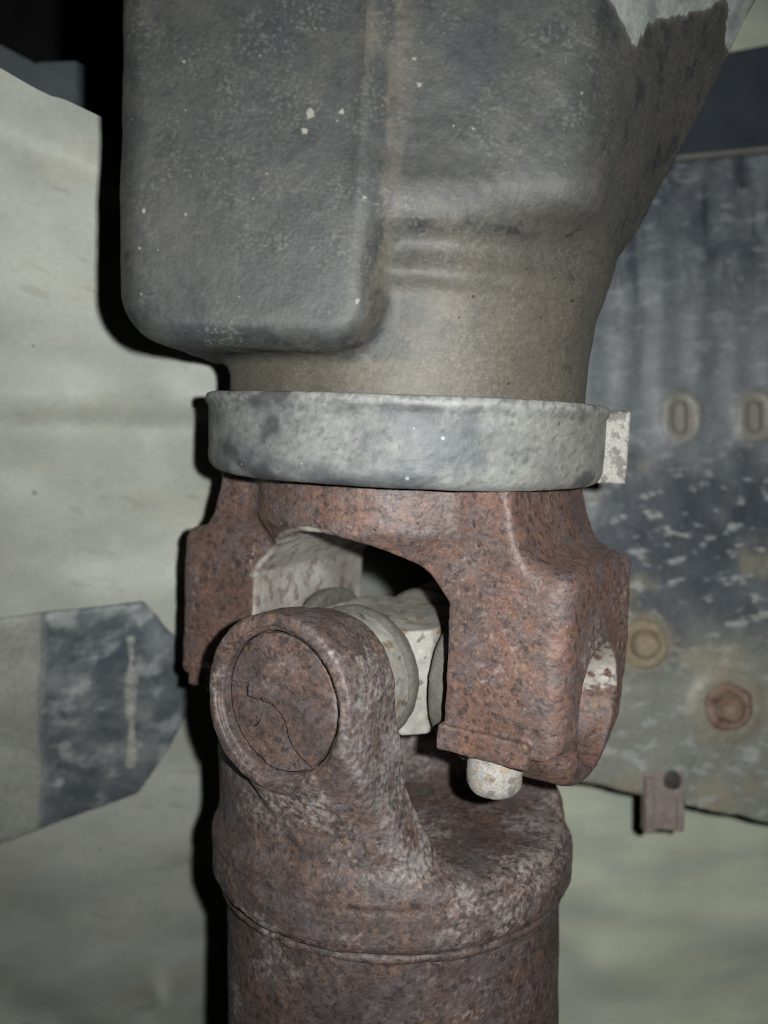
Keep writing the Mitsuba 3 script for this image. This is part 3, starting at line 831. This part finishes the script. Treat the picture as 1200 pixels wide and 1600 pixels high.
# ------------------------------------------------------------------ top left: dark member behind the pan edge
def strip(key, pts, y, thick, bsdf, sub=None):
    poly = Polygon([unproject(px, py, y) for px, py in pts])
    m = trimesh.creation.extrude_polygon(poly, thick, engine='earcut')
    w = np.array(m.vertices)
    m2 = trimesh.Trimesh(np.stack([w[:, 0], y + w[:, 2], w[:, 1]], 1), np.array(m.faces)[:, ::-1], process=False)
    put_tm(key, m2, bsdf, smooth=False)
strip('cross_member__flange', [(-260, -70), (0, 70), (60, 102), (150, 160), (330, 250), (330, 340), (-260, 130)], 440, 14, 'dark_steel_mat')
strip('cross_member__bracket', [(58, 98), (118, 96), (138, 106), (150, 170), (60, 140)], 470, 30, 'dark_steel_mat')
labels['cross_member'] = {'label': 'dark blue-grey steel member showing above the upper edge of the floor pan', 'category': 'cross member'}

# ------------------------------------------------------------------ right: dark heat shield
SY = 400.0
bot_line = lambda x: -536 - 0.2176 * (x - 353)
top_line = lambda x: 722 + 0.10 * (x - 582)
def shield_y(x, z):
    flute = 3.0 * np.cos((x - 608) / 150 * 2 * np.pi * 2) * np.clip((z - 40) / 250, 0, 1)
    return SY + flute + 0.03 * (z - 100) + 10 * (meshkit.fbm(np.stack([x / 120, z / 120, 0 * x], -1) + 7, 2, 9) - 0.5)
def shield_sdf(v):
    x, y, z = v.T
    g = shield_y(x, z)
    for cx, cz in ((608, 194), (761, 196)):
        dd = np.hypot(x - cx, np.maximum(np.abs(z - cz) - 14, 0))
        g = g - 9 * np.exp(-((dd - 30) / 13) ** 2)
    for cx, cz, rr in ((525, -266, 66), (693, -392, 72)):
        dd = np.hypot(x - cx, z - cz)
        g = g - 7 / (1 + np.exp((dd - rr) / 5))
    d = np.maximum(g - y, y - g - 13)
    wob = 5 * (meshkit.noise(np.stack([x / 40, 0 * x, 0 * x], -1), 3) - 0.5)
    d = smax(d, (bot_line(x) + wob) - z, 4)
    d = smax(d, z - top_line(x), 4)
    d = np.maximum(d, 285 - x)
    for cx, cz in ((608, 194), (761, 196)):
        hole = np.hypot(x - cx, np.maximum(np.abs(z - cz) - 18, 0)) - 12
        d = smax(d, -hole, 3)
    return d
v, f = surface_net(shield_sdf, (270, 340, -760), (1150, 470, 800), 6.5, project=2)
v = roughen(v, f, [(50, 1.2, 91)])
put('heat_shield__sheet', v, f, vnormals(v, f), 'shield_mat')
def backing_sdf(v):
    return box(v, (690, 424, 196), (150, 3, 60), 2)
v, f = surface_net(backing_sdf, (530, 412, 120), (850, 436, 270), 6, project=1)
put('heat_shield__slot_backing', v, f, vnormals(v, f), 'shield_mat')
# rolled upper lip
xs = np.linspace(285, 1150, 60)
path = np.stack([xs, SY + 12 + 0 * xs, top_line(xs) + 3], 1)
ang = np.linspace(0, 2 * np.pi, 13)[:-1]
lv = (path[:, None] + np.stack([0 * ang, 13 * np.cos(ang), 8 * np.sin(ang)], 1)[None]).reshape(-1, 3)
i, j = np.meshgrid(np.arange(59), np.arange(12), indexing='ij'); j2 = (j + 1) % 12
q = np.stack([i * 12 + j, i * 12 + j2, (i + 1) * 12 + j2, (i + 1) * 12 + j], -1).reshape(-1, 4)
lf = np.vstack([q[:, [0, 1, 2]], q[:, [0, 2, 3]]])
put('heat_shield__rolled_lip', lv, lf, vnormals(lv, lf), 'lip_mat')
for i, (cx, cz, r) in enumerate(((525, -266, 50), (693, -392, 48))):
    num = '' if i == 0 else f'_{i:03d}'
    y0 = float(shield_y(np.array([cx]), np.array([cz]))[0]) - 7
    def disc_at(prof):
        v, f = lathe(densify(prof, 4), 60)
        v = roughen(v, f, [(26, 4.0, 95 + i), (10, 1.2, 98 + i)])
        return np.stack([v[:, 0] + cx, y0 - v[:, 2], v[:, 1] + cz], 1), f
    v, f = disc_at([(0.1, -4), (r, -4), (r, 3), (r - 5, 7), (r - 16, 5), (0.1, 5)])
    put('heat_shield__bolt' + num + '__washer', v, f[:, ::-1], vnormals(v, f[:, ::-1]), 'washer_mat' if i == 0 else 'bolt_mat')
    v, f = disc_at([(0.1, 4), (31, 4), (29, 12), (25, 24), (17, 31), (0.1, 33)])
    put('heat_shield__bolt' + num, v, f[:, ::-1], vnormals(v, f[:, ::-1]), 'bolt_mat' if i else 'washer_mat')
labels['heat_shield'] = {'label': 'dark blue-grey splashed metal shield with two slots and two rusty bolts, right of the yoke', 'category': 'heat shield'}
# upper, darker shield behind
strip('upper_shield', [(900, 130), (1085, 92), (1136, 82), (1200, 70), (1420, 36), (1420, 250), (900, 300)], 520, 14, 'panel_mat')
labels['upper_shield'] = {'label': 'plain dark blue panel above the rolled lip of the splashed shield', 'category': 'shield panel'}
# rusty clip hanging at the lower edge
cx0, cz0 = unproject(1001, 1202, SY - 8); cx1, cz1 = unproject(1064, 1294, SY - 8)
def clip_sdf(v):
    x, y, z = v.T
    d = box(v, ((cx0 + cx1) / 2, SY - 14, (cz0 + cz1) / 2), ((cx1 - cx0) / 2, 9, (cz0 - cz1) / 2), 5)
    d = np.minimum(d, box(v, (cx0 + 10, SY - 24, (cz0 + cz1) / 2 - 6), (9, 14, (cz0 - cz1) / 2 - 4), 5))
    return smin(d, box(v, (cx1 - 8, SY - 20, (cz0 + cz1) / 2 - 22), (7, 12, (cz0 - cz1) / 2 - 22), 4), 3)
v, f = surface_net(clip_sdf, (cx0 - 15, SY - 45, cz1 - 15), (cx1 + 15, SY + 5, cz0 + 15), 2.5)
v = roughen(v, f, [(20, 1.2, 97)])
put('retaining_clip__bracket', v, f, vnormals(v, f), 'clip_mat')
v, f = lathe(densify([(0.1, 0), (20, 0), (19, 3), (14, 5), (6, 6), (0.1, 6)], 4), 48)
kx, kz = unproject(1050, 1219, SY - 20)
v = np.stack([v[:, 0] + kx, SY - 20 - v[:, 2], v[:, 1] + kz], 1)
put('retaining_clip__rubber_plug', v, f[:, ::-1], vnormals(v, f[:, ::-1]), 'rubber_mat')
labels['retaining_clip'] = {'label': 'small rusty clip with a black plug on the lower edge of the splashed shield', 'category': 'clip'}
